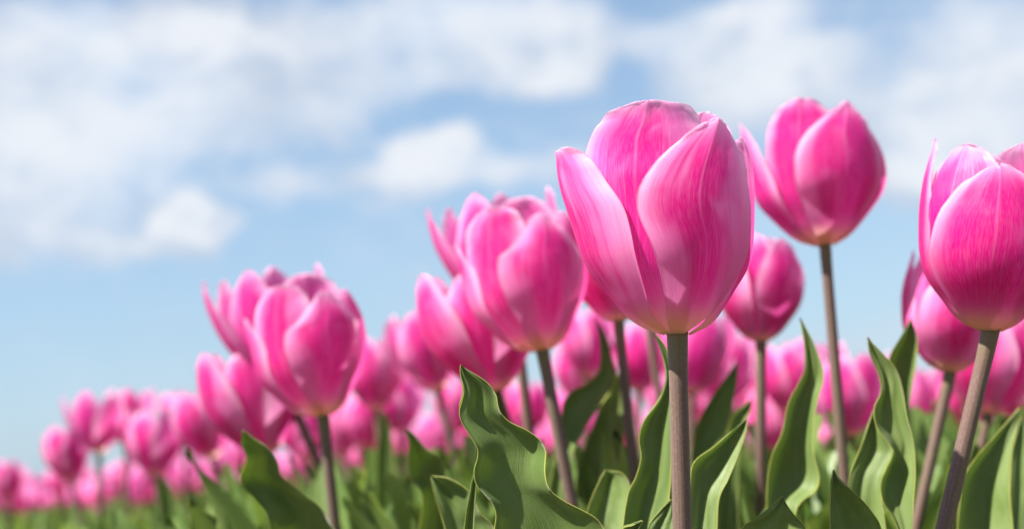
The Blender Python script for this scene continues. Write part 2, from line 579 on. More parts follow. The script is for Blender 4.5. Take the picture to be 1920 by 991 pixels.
# the flower seen large right of the middle
SPEC_A = dict(
    front=[rx(0, -.15, .2, .42), rx(.2, -.25, .55, .85), rx(.55, -.3, 1.05, 1.4), rx(1.0, -.36, 1.5, 1.85), rx(1.6, -.46, 1.8, 2.15), rx(2.3, -.66, 2.0, 2.35),
           rx(3.0, -.96, 2.05, 2.46), rx(3.45, -1.03, 2.05, 2.5), rx(3.9, -.90, 2.02, 2.5), rx(4.35, -.62, 1.95, 2.46), rx(4.8, -.22, 1.85, 2.4), rx(5.2, .25, 1.7, 2.33),
           rx(5.5, .68, 1.53, 2.26), rx(5.68, .98, 1.36, 2.2), rx(5.78, 1.17, 1.22, 2.14)],
    left=[(0, -120, .42, -30, .45, .42), (.25, -120, 1.0, -30, 1.05, 1.12), (.7, -122, 1.6, -28, 1.75, 1.78), (1.26, -124, 2.0, -27, 2.15, 2.26), (1.96, -125, 2.28, -28, 2.32, 2.62),
          (2.67, -124, 2.45, -30, 2.42, 2.84), (3.4, -122, 2.65, -35, 2.48, 3.06), (4.1, -118, 2.9, -46, 2.58, 3.25), (4.6, -114, 3.08, -52, 2.74, 3.34), (4.9, -110, 3.18, -57, 2.92, 3.38),
          (5.08, -106, 3.25, -62, 3.1, 3.39), (5.2, -100, 3.3, -70, 3.24, 3.39), (5.24, -93, 3.35, -80, 3.33, 3.39)],
    centre=[rx(0, -.3, .15, .40), rx(.3, -.75, .3, .95), rx(.8, -1.3, .4, 1.5), rx(1.6, -1.85, .55, 1.97), rx(2.5, -2.1, .65, 2.22, 2.15), rx(3.4, -2.3, .8, 2.38, 2.2), rx(4.2, -2.5, .9, 2.56, 2.2),
            rx(4.8, -2.55, .92, 2.6, 2.15, 2.3), rx(5.25, -2.5, .88, 2.58, 2.15, 2.28), rx(5.6, -2.28, .75, 2.52, 2.17, 2.27), rx(5.88, -2.0, .55, 2.44, 2.2, 2.28), rx(6.07, -1.65, .25, 2.38, 2.24, 2.3), rx(6.18, -1.2, -.15, 2.34, 2.28, 2.31), rx(6.22, -.85, -.5, 2.32)],
    right=[(0, 50, .4, 125, .4, .4), (.3, 50, 1.0, 125, 1.0, 1.0), (.8, 45, 1.55, 128, 1.5, 1.5), (1.3, 42, 1.85, 130, 1.8, 1.82), (2.0, 40, 2.05, 132, 2.0, 2.08), (3.0, 40, 2.1, 132, 2.1, 2.18), (4.0, 42, 2.1, 130, 2.15, 2.2),
           (4.6, 46, 2.05, 124, 2.15, 2.18), (5.0, 52, 2.0, 114, 2.1, 2.12), (5.3, 60, 1.95, 104, 2.05, 2.02), (5.5, 72, 1.9, 88, 1.95, 1.92)],
    backr=[rx(0, -.1, .2, .4, back=True), rx(.8, -.8, 1.2, 1.5, back=True), rx(2, -1.1, 1.7, 2.1, back=True), rx(3.5, -1.0, 2.0, 2.35, back=True), rx(5.0, -.8, 1.9, 2.4, back=True),
           rx(5.9, -.5, 1.7, 2.3, back=True), rx(6.4, .0, 1.5, 2.3, back=True), rx(6.72, .45, 1.2, 2.25, back=True), rx(6.82, .75, .95, 2.2, back=True)],
    backl=[rx(0, -.3, .1, .4, back=True), rx(.8, -1.4, .3, 1.55, back=True), rx(2, -2.1, .3, 2.2, back=True), rx(3.5, -2.35, .3, 2.5, back=True), rx(4.8, -2.2, .2, 2.5, back=True),
           rx(5.6, -1.8, -.1, 2.4, back=True), rx(6.0, -1.3, -.5, 2.3, back=True), rx(6.1, -.95, -.8, 2.2, back=True)],
)
# second flower of the foreground (also the build of the big blurred one left of it)
SPEC_B = dict(
    front=[rx(0, -.2, .15, .42), rx(.25, -.4, .6, .95), rx(.6, -.6, 1.1, 1.45), rx(1.1, -.78, 1.5, 1.85), rx(1.7, -1.0, 1.85, 2.15), rx(2.3, -1.14, 2.1, 2.38), rx(3.0, -1.25, 2.2, 2.5), rx(3.5, -1.2, 2.2, 2.52), rx(3.8, -1.05, 2.15, 2.5),
           rx(4.05, -.62, 2.0, 2.48), rx(4.4, -.22, 1.8, 2.4), rx(4.72, .08, 1.55, 2.3), rx(5.0, .33, 1.32, 2.22), rx(5.22, .55, 1.1, 2.15), rx(5.34, .78, .86, 2.1)],
    left=[(0, -120, .42, -45, .45, .42), (.25, -120, 1.0, -50, 1.1, 1.15), (.7, -122, 1.6, -54, 1.75, 1.80), (1.26, -122, 2.0, -56, 2.15, 2.25), (1.96, -122, 2.2, -57, 2.35, 2.55),
          (2.67, -120, 2.4, -58, 2.4, 2.70), (3.4, -117, 2.5, -60, 2.4, 2.75), (4.0, -112, 2.6, -66, 2.5, 2.78), (4.5, -106, 2.7, -74, 2.65, 2.8), (4.75, -98, 2.75, -80, 2.72, 2.8), (4.9, -90, 2.78, -85, 2.78, 2.8)],
    centre=[rx(0, -.3, .1, .40), rx(.3, -.8, .1, .95), rx(.8, -1.4, 0, 1.5), rx(1.6, -1.95, 0, 2.0), rx(2.5, -2.2, 0, 2.25), rx(3.4, -2.35, .1, 2.37, 2.2), rx(4.2, -2.38, .15, 2.42, 2.15),
            rx(4.75, -2.33, .15, 2.42, 2.1), rx(5.2, -2.2, .1, 2.38, 2.05), rx(5.55, -1.95, -.05, 2.3, 2.05), rx(5.75, -1.7, -.35, 2.25, 2.05), rx(5.85, -1.45, -.8, 2.2), rx(5.88, -1.2, -1.05, 2.2)],
    right=[(0, 30, .4, 125, .4, .4), (.3, 32, 1.0, 125, 1.0, 1.0), (.8, 35, 1.5, 128, 1.5, 1.5), (1.3, 36, 1.9, 130, 1.85, 1.85), (2.0, 36, 2.15, 132, 2.1, 2.15), (3.0, 34, 2.3, 132, 2.3, 2.42), (4.0, 34, 2.2, 126, 2.3, 2.42),
           (4.6, 38, 2.1, 116, 2.2, 2.3), (5.0, 45, 2.0, 106, 2.1, 2.16), (5.3, 54, 1.9, 94, 2.0, 2.0), (5.45, 66, 1.85, 80, 1.9, 1.9)],
    backr=[rx(0, -.1, .2, .4, back=True), rx(.8, -1.0, 1.2, 1.5, back=True), rx(2, -1.6, 1.7, 2.1, back=True), rx(3.5, -1.8, 2.0, 2.35, back=True), rx(5.0, -1.6, 1.9, 2.4, back=True),
           rx(5.9, -1.3, 1.55, 2.3, back=True), rx(6.4, -.9, 1.15, 2.2, back=True), rx(6.7, -.45, .7, 2.1, back=True), rx(6.78, -.1, .2, 2.0, back=True)],
    backl=[rx(0, -.3, .1, .4, back=True), rx(.8, -1.4, .3, 1.55, back=True), rx(2, -2.1, .3, 2.2, back=True), rx(3.5, -2.35, .3, 2.5, back=True), rx(4.8, -2.2, .2, 2.5, back=True),
           rx(5.4, -1.8, -.1, 2.4, back=True), rx(5.8, -1.3, -.5, 2.3, back=True), rx(5.9, -.95, -.8, 2.2, back=True)],
)
# tall flower upper right: left petal flung outwards, broad front petal
SPEC_C = dict(
    front=[rx(0, -.15, .2, .42), rx(.25, -.3, .9, 1.0), rx(.6, -.5, 1.4, 1.55), rx(1.1, -.7, 1.85, 1.98), rx(1.7, -.85, 2.2, 2.35), rx(2.3, -.95, 2.45, 2.6), rx(2.9, -.95, 2.52, 2.68), rx(3.5, -.88, 2.48, 2.65),
           rx(4.1, -.6, 2.3, 2.55), rx(4.6, -.1, 2.1, 2.4), rx(5.0, .45, 1.9, 2.25), rx(5.3, .85, 1.7, 2.12), rx(5.55, 1.15, 1.5, 2.0), rx(5.68, 1.3, 1.36, 1.95)],
    left=[(0, -120, .42, -35, .45, .42), (.25, -120, 1.0, -38, 1.05, 1.12), (.7, -120, 1.6, -42, 1.65, 1.78), (1.26, -120, 2.1, -44, 2.05, 2.3), (1.96, -118, 2.45, -46, 2.3, 2.65),
          (2.67, -116, 2.6, -50, 2.4, 2.78), (3.4, -112, 2.75, -56, 2.5, 2.92), (4.1, -108, 2.88, -62, 2.65, 3.0), (4.7, -103, 2.95, -70, 2.8, 3.06), (5.15, -97, 3.02, -78, 2.95, 3.09), (5.45, -90, 3.1, -87, 3.08, 3.1)],
    centre=[rx(0, -.3, .15, .40), rx(.3, -.75, .3, .95), rx(.8, -1.3, .4, 1.5), rx(1.6, -1.75, .55, 1.93), rx(2.5, -1.95, .65, 2.15, 2.1), rx(3.4, -2.05, .8, 2.32, 2.2), rx(4.2, -2.05, .85, 2.42, 2.15),
            rx(4.75, -1.98, .82, 2.4, 2.1), rx(5.1, -1.82, .7, 2.4, 2.05), rx(5.4, -1.55, .4, 2.35, 2.05), rx(5.65, -1.2, .1, 2.3, 2.05), rx(5.77, -.9, -.2, 2.25, 2.1), rx(5.82, -.6, -.45, 2.2)],
    right=[(0, 50, .4, 125, .4, .4), (.3, 50, 1.0, 125, 1.0, 1.0), (.8, 48, 1.55, 128, 1.6, 1.65), (1.3, 46, 1.95, 130, 2.0, 2.1), (2.0, 44, 2.2, 132, 2.3, 2.5), (2.7, 42, 2.3, 132, 2.4, 2.68), (3.4, 42, 2.2, 130, 2.4, 2.62),
           (4.0, 44, 2.1, 124, 2.3, 2.42), (4.5, 50, 2.0, 114, 2.15, 2.2), (4.9, 58, 1.9, 102, 2.0, 2.0), (5.2, 68, 1.8, 86, 1.85, 1.85)],
    backr=SPEC_A['backr'], backl=SPEC_A['backl'],
)
SPEC_C['backr'] = [(r[0] * .86,) + r[1:] for r in SPEC_A['backr']]
SPEC_C['backl'] = [(r[0] * .86,) + r[1:] for r in SPEC_A['backl']]
# closed oval flower, a broad petal facing the viewer (far right, and its lower neighbours)
SPEC_D = dict(
    front=[rx(0, -.2, .2, .42), rx(.25, -.75, .7, .95), rx(.6, -1.2, 1.15, 1.45), rx(1.1, -1.6, 1.55, 1.95), rx(1.7, -1.9, 1.9, 2.3), rx(2.4, -2.05, 2.1, 2.5), rx(3.0, -2.0, 2.15, 2.55),
           rx(3.6, -1.85, 2.05, 2.5), rx(4.1, -1.6, 1.85, 2.4), rx(4.6, -1.2, 1.55, 2.28), rx(5.0, -.75, 1.15, 2.15), rx(5.3, -.3, .75, 2.0), rx(5.45, 0, .45, 1.9), rx(5.52, .17, .27, 1.85)],
    left=[(0, -120, .42, -50, .45, .42), (.3, -120, 1.1, -52, 1.1, 1.1), (.8, -122, 1.65, -55, 1.6, 1.7), (1.5, -124, 2.1, -58, 2.1, 2.2), (2.4, -124, 2.3, -60, 2.3, 2.42),
          (3.2, -122, 2.35, -62, 2.3, 2.45), (4.0, -118, 2.35, -66, 2.25, 2.42), (4.8, -112, 2.25, -72, 2.15, 2.3), (5.4, -106, 2.1, -78, 2.05, 2.15), (5.8, -100, 2.0, -84, 1.95, 2.02), (6.1, -93, 1.98, -89, 1.97, 1.98)],
    centre=gen_rows(-38, 52, 2.45, -.05, 6.3, .2, True),
    right=gen_rows(80, 46, 2.35, -.1, 5.3, .3, True),
    backr=gen_rows(150, 54, 2.45, .3, 6.8, .2, False),
    backl=gen_rows(-165, 50, 2.3, .1, 6.45, .3, True),
)
SPEC_D2 = dict(SPEC_D)
SPEC_D['left'] = [(r[0] * 1.10,) + r[1:] for r in SPEC_D['left']]
# small tight flower behind the big one's right side
SPEC_E = dict(
    front=gen_rows(42, 46, 2.3, .25, 5.6, .7),
    left=gen_rows(-66, 52, 2.35, .15, 5.5, .3),
    centre=gen_rows(-22, 50, 2.1, -.05, 6.0, .1, True),
    right=gen_rows(100, 50, 2.2, .1, 5.7, .5, True),
    backr=gen_rows(160, 50, 2.2, .1, 6.0, .4),
    backl=gen_rows(-140, 50, 2.2, .1, 6.0, .3, True),
)


def gspec(seed, open_, tight=0.0):
    r = random.Random(seed)
    sp = {}
    base = r.uniform(-60, 60)
    for i in range(3):
        sp['outer%d' % i] = gen_rows(base + i * 120 + r.uniform(-8, 8), r.uniform(44, 52), r.uniform(2.4, 2.6) - tight, open_ * r.uniform(.5, 1.6), r.uniform(5.8, 6.5), r.uniform(.3, .9))
        sp['inner%d' % i] = gen_rows(base + 60 + i * 120 + r.uniform(-8, 8), r.uniform(44, 50), r.uniform(2.35, 2.5) - tight, open_ * r.uniform(.3, 1.0), r.uniform(5.9, 6.6), r.uniform(.1, .7), True)
    return sp


SPEC_G1 = gspec(1, .35)
SPEC_G2 = gspec(2, .95)
SPEC_G3 = gspec(3, 1.6)
SPEC_G4 = gspec(4, .3, .2)
# flower whose big left petal leans out, seen low behind the second flower
SPEC_F = dict(
    left=gen_rows(-62, 52, 2.6, .95, 6.4, .4), mid=gen_rows(-5, 48, 2.35, .5, 6.0, .6, True), right=gen_rows(58, 52, 2.5, .7, 5.8, .5),
    r2=gen_rows(115, 48, 2.4, .5, 6.2, .4, True), back=gen_rows(178, 52, 2.4, .6, 6.2, .5), l2=gen_rows(-122, 48, 2.4, .6, 6.4, .4, True))


SPEC_H = dict(
    a=gen_rows(-88, 40, 2.5, 2.3, 6.0, 1.0), b=gen_rows(-130, 40, 2.45, 1.7, 6.3, .9, True), c=gen_rows(-40, 42, 2.4, 1.0, 6.2, .9, True),
    d=gen_rows(168, 46, 2.5, 1.1, 6.9, 1.0), e=gen_rows(95, 42, 2.4, 1.3, 6.5, .9, True), f=gen_rows(28, 48, 2.5, .7, 5.6, .9))


def grid_to(Gcm, M, scale):
    v = Gcm.reshape(-1, 3) * scale
    A = np.array(M.to_3x3())
    t = np.array(M.translation)
    return (v @ A.T + t).reshape(Gcm.shape)


def flower_parts(parent, spec, M, scale, nu, nv, solid, seed, far=False):
    """petals in the parent's coordinates"""
    for k, (nm, rows) in enumerate(spec.items()):
        G, U, V = petal_grid(rows, nu, nv, seed * 17 + k, ruffle=.05, crease=.035)
        W = grid_to(G, M, scale)
        me = grid_mesh('petal', W, U, V, [M_PETF] if far else [M_PET, M_PETI], solid)
        link('petal', me, parent)


# ------------------------------------------------------------------ hero tulips
def hero(label, spec, base, d, scale, lean, pitch, spin, low, low_d=None, rad=.0028, nu=26, nv=44, seed=1, solid=.00035, root=None):
    """base/low: picture points of the flower's foot and of a lower point on its stem; the stem is rooted in the ground"""
    B = P(base[0], base[1], d)
    Lw = P(low[0], low[1], low_d or d)
    dirn = (Lw - B).normalized()
    # continue the stem down, easing towards the vertical, to the ground
    rem = Lw.z
    k = dirn / max(.2, -dirn.z)
    G = Vector((Lw.x + k.x * rem * .62, Lw.y + k.y * rem * .62, 0.0)) if root is None else Vector(root)
    t = thing('tulip', G, label, 'tulip', 'large pink tulips in the foreground')
    # flower frame: z axis along the stem end with extra lean in the picture plane (deg, + right) and pitch towards viewer
    vx = (CAM_R @ Vector((1, 0, 0))).normalized()
    vz = Vector((0, 0, 1))
    up = (CAM_R @ Vector((0, 1, 0)))
    fwd = Vector((B.x - CAM_P.x, B.y - CAM_P.y, 0)).normalized()
    vx = Vector((fwd.y, -fwd.x, 0))
    A = Matrix((vx, fwd, Vector((0, 0, 1)))).transposed()      # x right, y away, z up
    Rl = Matrix.Rotation(math.radians(lean + 4.8), 3, 'Y') @ Matrix.Rotation(math.radians(pitch), 3, 'X') @ Matrix.Rotation(math.radians(spin), 3, 'Z')
    M3 = A @ Rl
    M = Matrix.Translation(B - G) @ M3.to_4x4()
    flower_parts(t, spec, M, scale * .01, nu, nv, solid, seed)
    axis = M3 @ Vector((0, 0, 1))
    p0 = B - G + axis * .0012 * scale
    mid = (Lw - G)
    q1 = B - G
    pts = [tuple(p0), tuple(q1 * .985 + mid * .015)]
    pts += [tuple(q1.lerp(mid, f_)) for f_ in (.25, .5, .75, 1.0)]
    kk = (mid - q1).normalized()
    for f_ in (.25, .5, .75, 1.0):
        ln_ = mid + kk * (rem * f_ / max(.3, -kk.z))
        ea = .38 * f_ ** 2
        pts.append((ln_.x * (1 - ea), ln_.y * (1 - ea), mid.z - rem * f_ - (.01 if f_ == 1 else 0)))
    pts[-1] = (0, 0, -.01)
    c = resample(pts, 46)[::-1]
    f = np.linspace(0, 1, len(c))
    r = rad * (1.12 - .18 * f) + rad * .16 * np.clip((f - .955) / .045, 0, 1) ** 1.5
    link('stem', tube_mesh('stem', c, r, 20, M_STEM), t)
    return t


def px_for(scale, d):
    return scale


TUL = {}
TUL['main'] = hero('biggest pink tulip, in sharp focus right of the middle, on a thick brown stem', SPEC_A, (1270, 627), .400, 1.0, 0, 0, 0, (1279, 985), seed=1, nu=40, nv=72)
TUL['second'] = hero('softly focused pink tulip directly left of the biggest sharp tulip, stem leaning left', SPEC_B, (1017, 657), .60, 1.03, -10, 0, 0, (1072, 940), seed=2, nu=32, nv=54, rad=.0027)
TUL['third'] = hero('large blurred pink tulip at the left end of the foreground group, against the blue sky', SPEC_B, (606, 779), .64, 1.0, -10, 0, 0, (622, 930), seed=3, rad=.0027)
TUL['tall'] = hero('tallest pink tulip high against the cloud on a long thin stem, left petal flung outwards', SPEC_C, (1547, 460), .60, 1.02, -3, 0, 0, (1582, 880), seed=4, nu=32, nv=54, rad=.0024)
TUL['right'] = hero('deep magenta oval tulip cut by the right edge, stem slanting to lower left', SPEC_D, (1858, 620), .445, .91, 3, 0, 0, (1771, 985), seed=5, nu=34, nv=60, rad=.00265)
TUL['rightmid'] = hero('pink tulip tucked below and left of the deep magenta tulip at the right edge', SPEC_D2, (1782, 697), .59, .82, 3, 0, 14, (1718, 985), seed=6, rad=.0024)
TUL['rightlow'] = hero('pink tulip lowest at the right edge, behind the two slanting stems', SPEC_D2, (1853, 775), .70, .93, 8, 0, -30, (1838, 850), seed=7, rad=.0024)
TUL['small'] = hero('small rounded pink tulip hanging right of the biggest tulip, with a creased centre', SPEC_E, (1427, 640), .68, .86, 0, 0, 0, (1426, 960), seed=8, rad=.0027)
TUL['behind'] = hero('pink tulip mostly hidden behind the lower left of the biggest tulip', SPEC_G1, (1160, 602), .62, .8, -6, 0, 0, (1188, 880), seed=9, rad=.0023)
TUL['behind2'] = hero('pink tulip wholly behind the biggest tulip, only its thin stem showing below', SPEC_G4, (1216, 600), .80, .8, -2, 0, 40, (1236, 745), seed=10, rad=.0023)
TUL['open2'] = hero('wide open pink tulip behind the second tulip, pointed petal tips fanned up left', SPEC_H, (968, 600), .70, 1.0, -8, 0, 10, (990, 790), seed=11, rad=.0026)
TUL['low2'] = hero('pale pink tulip low beside the second one, big left petal leaning out', SPEC_F, (930, 733), .66, .93, -13, 0, 0, (975, 860), low_d=.70, seed=12, rad=.0026)
TUL['open3'] = hero('wide open blurred tulip behind the large left tulip, tips fanned up left', SPEC_H, (534, 724), .76, 1.0, -8, 0, 10, (590, 850), seed=13, rad=.0026)
TUL['low3'] = hero('blurred tulip low beside the large left tulip, deep magenta petal leaning left', SPEC_F, (498, 852), .76, .93, -13, 0, 0, (545, 960), low_d=.80, seed=14, rad=.0026)


for key, dp in (('right', 1.3), ('tall', .6), ('rightmid', -.3), ('small', .05), ('low2', .1), ('main', -.12), ('second', -.05), ('third', .05)):
    for ch in TUL[key].children:
        if ch.name.startswith('petal'):
            ch['deepness'] = dp


# ------------------------------------------------------------------ mid-distance tulips (blurred), each placed
def mid(label, spec, base, d, scale, lean, spin, low, seed, rad=.0026):
    t = hero(label, spec, base, d, scale, lean, 0, spin, low, rad=rad, nu=16, nv=26, seed=seed, solid=.0004)
    t['group'] = 'blurred pink tulips behind the foreground ones'
    return t


MID = [
    # label, spec, base, d, scale, lean, spin, low
    ('blurred pink tulip right of the large left tulip, half hidden by it', SPEC_G1, (706, 768), 1.10, .9, -4, 20, (716, 860)),
    ('blurred open pink tulip left of the low pale tulip, orange at its foot', SPEC_G2, (822, 732), .98, .95, -14, 50, (850, 850)),
    ('blurred pink tulip high at the far left, its thin stem against the sky', SPEC_G3, (186, 848), 1.30, .86, -6, 60, (188, 960)),
    ('blurred pale tulip peeping over the far left one with the thin stem', SPEC_G2, (236, 832), 1.50, .95, 0, 10, (238, 930)),
    ('blurred upright deep pink tulip at the left, right of the one with the thin stem', SPEC_G1, (290, 890), 1.22, .92, -3, 80, (300, 960)),
    ('blurred pink tulip between the upright left one and the large left tulip', SPEC_G2, (398, 858), 1.15, .95, -14, 30, (425, 950)),
    ('blurred pale tulip top peeping behind the gap left of the large left tulip', SPEC_G2, (345, 830), 1.50, .9, -4, 5, (350, 920)),
    ('blurred pink tulip low at the far left below the one with the thin stem', SPEC_G4, (132, 902), 1.42, .9, -10, 70, (150, 960)),
    ('blurred deep pink tulip at the left border of the photo', SPEC_G4, (14, 938), 2.0, .9, -4, 70, (16, 980)),
    ('blurred pink tulip in the gap below the second tulip, upper one', SPEC_G2, (1100, 706), 1.15, .9, 6, 15, (1096, 800)),
    ('blurred pink tulip in the gap below the second tulip, lower one', SPEC_G1, (1070, 742), 1.25, .78, 10, 75, (1066, 800)),
    ('blurred deep pink tulip between the two thin stems left of the thick stem', SPEC_G4, (1198, 735), 1.2, .95, 2, 30, (1198, 800)),
    ('blurred magenta tulip just right of the thick brown stem', SPEC_G1, (1296, 735), .95, .90, 10, 45, (1296, 850)),
    ('blurred magenta tulip below the small rounded tulip, left of its stem', SPEC_G2, (1346, 760), 1.1, .88, 12, 33, (1336, 860)),
    ('blurred pink tulip directly behind the stem of the small rounded tulip', SPEC_G4, (1410, 790), 1.25, .9, 4, 66, (1410, 880)),
    ('blurred pink tulip behind the tall curved leaf, left of the long thin stem', SPEC_G2, (1480, 775), 1.15, .92, 2, 11, (1485, 860)),
    ('blurred rosy tulip right of the long thin stem, petals slightly parted', SPEC_G2, (1592, 815), .98, .93, 2, 40, (1598, 900)),
    ('blurred deep pink tulip low behind the stem of the small rounded tulip', SPEC_G1, (1450, 850), 1.2, .9, 0, 5, (1450, 930)),
    ('blurred pink tulip in the sky gap between dark leaf and slanting stem', SPEC_G2, (1745, 795), 1.45, .9, 2, 22, (1745, 880)),
    ('blurred small pink tulip below the gap left of the slanting stems', SPEC_G4, (1720, 840), 1.6, .9, 2, 50, (1722, 900)),
    ('blurred pink bud low at the right edge of the photo', SPEC_G1, (1905, 790), 1.4, .9, -3, 10, (1903, 880)),
    ('blurred pink tulip under the middle gap, left of the pale sky spot', SPEC_G4, (640, 850), 1.6, 1.0, 5, 60, (640, 930)),
    ('blurred pink tulip behind the foot of the second tulip stem', SPEC_G1, (985, 815), 1.5, .9, 5, 60, (985, 900)),
    ('blurred pink bud at the foot of the small rounded tulip stem', SPEC_G4, (1402, 895), 1.9, .85, 5, 60, (1402, 950)),
    ('blurred pink bud at the foot of the long thin stem', SPEC_G4, (1545, 875), 1.9, .9, 5, 60, (1545, 950)),
    ('blurred pink tulip in the pale gap right of the large left tulip, lower one', SPEC_G2, (752, 812), 1.45, .95, -4, 25, (754, 880)),
    ('blurred pink tulip just left of the big wavy leaf tip', SPEC_G1, (850, 808), 1.5, .95, 4, 70, (850, 880)),
    ('blurred pink tulip just right of the big wavy leaf tip', SPEC_G4, (920, 812), 1.35, .9, -6, 20, (922, 880)),
    ('blurred pink tulip directly under the large left tulip, left of its stem', SPEC_G2, (575, 862), 1.35, .95, -4, 80, (577, 930)),
    ('blurred pink tulip directly under the large left tulip, right of its stem', SPEC_G1, (680, 838), 1.5, .95, 5, 30, (682, 920)),
    ('blurred pink tulip between the thick stem and the thin stem left of it', SPEC_G2, (1245, 775), 1.4, .95, 0, 64, (1245, 850)),
    ('blurred pink tulip just left of the small rounded tulip stem', SPEC_G2, (1378, 738), 1.3, .9, -5, 21, (1380, 840)),
    ('blurred pink tulip between the tall curved leaf and the long thin stem', SPEC_G3, (1528, 752), 1.35, .9, 3, 44, (1530, 850)),
    ('blurred pink tulip between the rosy tulip and the dark wavy leaf', SPEC_G4, (1650, 800), 1.4, .9, 3, 14, (1650, 880)),
    ('blurred pink tulip between the two slanting stems at right', SPEC_G2, (1800, 800), 1.35, .9, 3, 50, (1800, 880)),
]
for i, (lb, sp, b, d, sc, ln, spn, lw) in enumerate(MID):
    TUL['mid%d' % i] = mid(lb, sp, b, d, sc, ln, spn, lw, 40 + i)


# ------------------------------------------------------------------ leaves traced as curved blades
def leaf_pts(L, R, dL, dR, bulge, root, seed, nu=14, nv=90, wave=.0):
    """L and R: margins from tip downwards (picture points), dL/dR: distances at tip and bottom; bulge: mid of blade away from viewer (m)"""
    n1 = int(nv * .62)
    l2 = resample(np.array(L, float), n1)
    r2 = resample(np.array(R, float), n1)
    t = np.linspace(0, 1, n1)
    rs = random.Random(seed)
    p1, p2 = rs.uniform(0, 6), rs.uniform(0, 6)
    # margins swing in depth where the outline swings sideways
    def swing(a):
        from_line = a[:, 0] - np.interp(t, [0, .5, 1], [a[0, 0], a[n1 // 2, 0], a[-1, 0]])
        return from_line
    dl = np.interp(t, [0, 1], dL) + wave * np.sin(t * 9 + p1) * np.minimum(1, t * 4)
    dr = np.interp(t, [0, 1], dR) + wave * np.sin(t * 8 + p2) * np.minimum(1, t * 4)
    GL = np.array([P(l2[i, 0], l2[i, 1], dl[i]) for i in range(n1)])
    GR = np.array([P(r2[i, 0], r2[i, 1], dr[i]) for i in range(n1)])
    # continue down to the plant's foot
    n2 = nv - n1
    root = np.array(root)
    for arr in (0, 1):
        g = GL if arr == 0 else GR
        other = GR if arr == 0 else GL
        end = g[-1]
        half = (g[-1] - other[-1]) * .5
        tan = (g[-1] - g[-6])
        tan = tan / np.linalg.norm(tan)
        q0 = end
        q1 = end + tan * .06
        q3 = root + half / max(1e-6, np.linalg.norm(half)) * .009
        q2 = q3 + np.array([0, 0, .10]) + half * .5
        s = np.linspace(0, 1, n2 + 1)[1:, None]
        bz = (1 - s) ** 3 * q0 + 3 * (1 - s) ** 2 * s * q1 + 3 * (1 - s) * s ** 2 * q2 + s ** 3 * q3
        if arr == 0:
            GL = np.vstack([GL, bz])
        else:
            GR = np.vstack([GR, bz])
    us = np.linspace(-1, 1, nu)
    us = np.sign(us) * np.abs(us) ** .8
    G = np.zeros((nv, nu, 3))
    away = np.array(CAM_R @ Vector((0, 0, -1)))
    for i in range(nv):
        wdt = np.linalg.norm(GR[i] - GL[i])
        mid_ = (GL[i] + GR[i]) / 2
        b = bulge * min(1, wdt / .02)
        for j, u in enumerate(us):
            G[i, j] = GL[i] * (1 - u) / 2 + GR[i] * (1 + u) / 2 + away * b * (1 - abs(u) ** 1.6) + away * .0005 * math.sin(u * 7 + i * .13 + p1)
    G = G[::-1]
    V = np.linspace(0, 1, nv)
    U, V = np.meshgrid((us + 1) / 2, V)
    return G, U, V


def hleaf(owner, L, R, d0, d1, bulge=.006, seed=0, wave=0.0, dR=None, label=None, nu=14, nv=90):
    t = TUL[owner]
    root = np.array(t.location)
    G, U, V = leaf_pts(L, R, (d0, d1), dR or (d0, d1), bulge, root, seed, nu, nv, wave)
    G = G - root
    o = link('leaf', grid_mesh('leaf', G, U, V, [M_LEAF], .0007), t)
    if label:
        o['label'] = label
    return o


def leafplant(key, px, d, label):
    g = P(px, 1800, d)
    g = Vector((g.x, g.y, 0))
    TUL[key] = thing('tulip_plant', g, label, 'tulip plant', 'flowerless tulip plants in front')
    return TUL[key]


leafplant('fp1', 1600, .43, 'flowerless plant whose pointed leaf stands low between long thin and slanting stems')
leafplant('fp2', 1465, .42, 'flowerless plant with folded yellow-green leaf tip at bottom, right of thick stem')
leafplant('fp3', 1215, .43, 'flowerless plant with small leaf tips at bottom, just left of thick stem')
leafplant('fp4', 385, .62, 'flowerless tulip plant with a curled pale leaf tip at the bottom left')
leafplant('fp5', 985, .43, 'flowerless tulip plant with the big sharp wavy green leaf left of the thick stem')

# the big wavy leaf
hleaf('fp5', [(864, 683), (863, 700), (870, 730), (866, 752), (861, 770), (865, 790), (880, 815), (894, 838), (895, 858), (889, 880), (892, 905), (908, 925), (924, 944), (930, 965), (927, 991), (925, 1030), (930, 1090)],
      [(864, 683), (885, 698), (912, 716), (929, 738), (933, 755), (937, 771), (955, 790), (988, 806), (1010, 822), (1023, 842), (1023, 862), (1022, 885), (1030, 915), (1055, 937), (1090, 955), (1122, 975), (1140, 1010), (1146, 1090)],
      .405, .40, .005, 1, .0008, label='big wavy sharp green leaf with yellow rim')
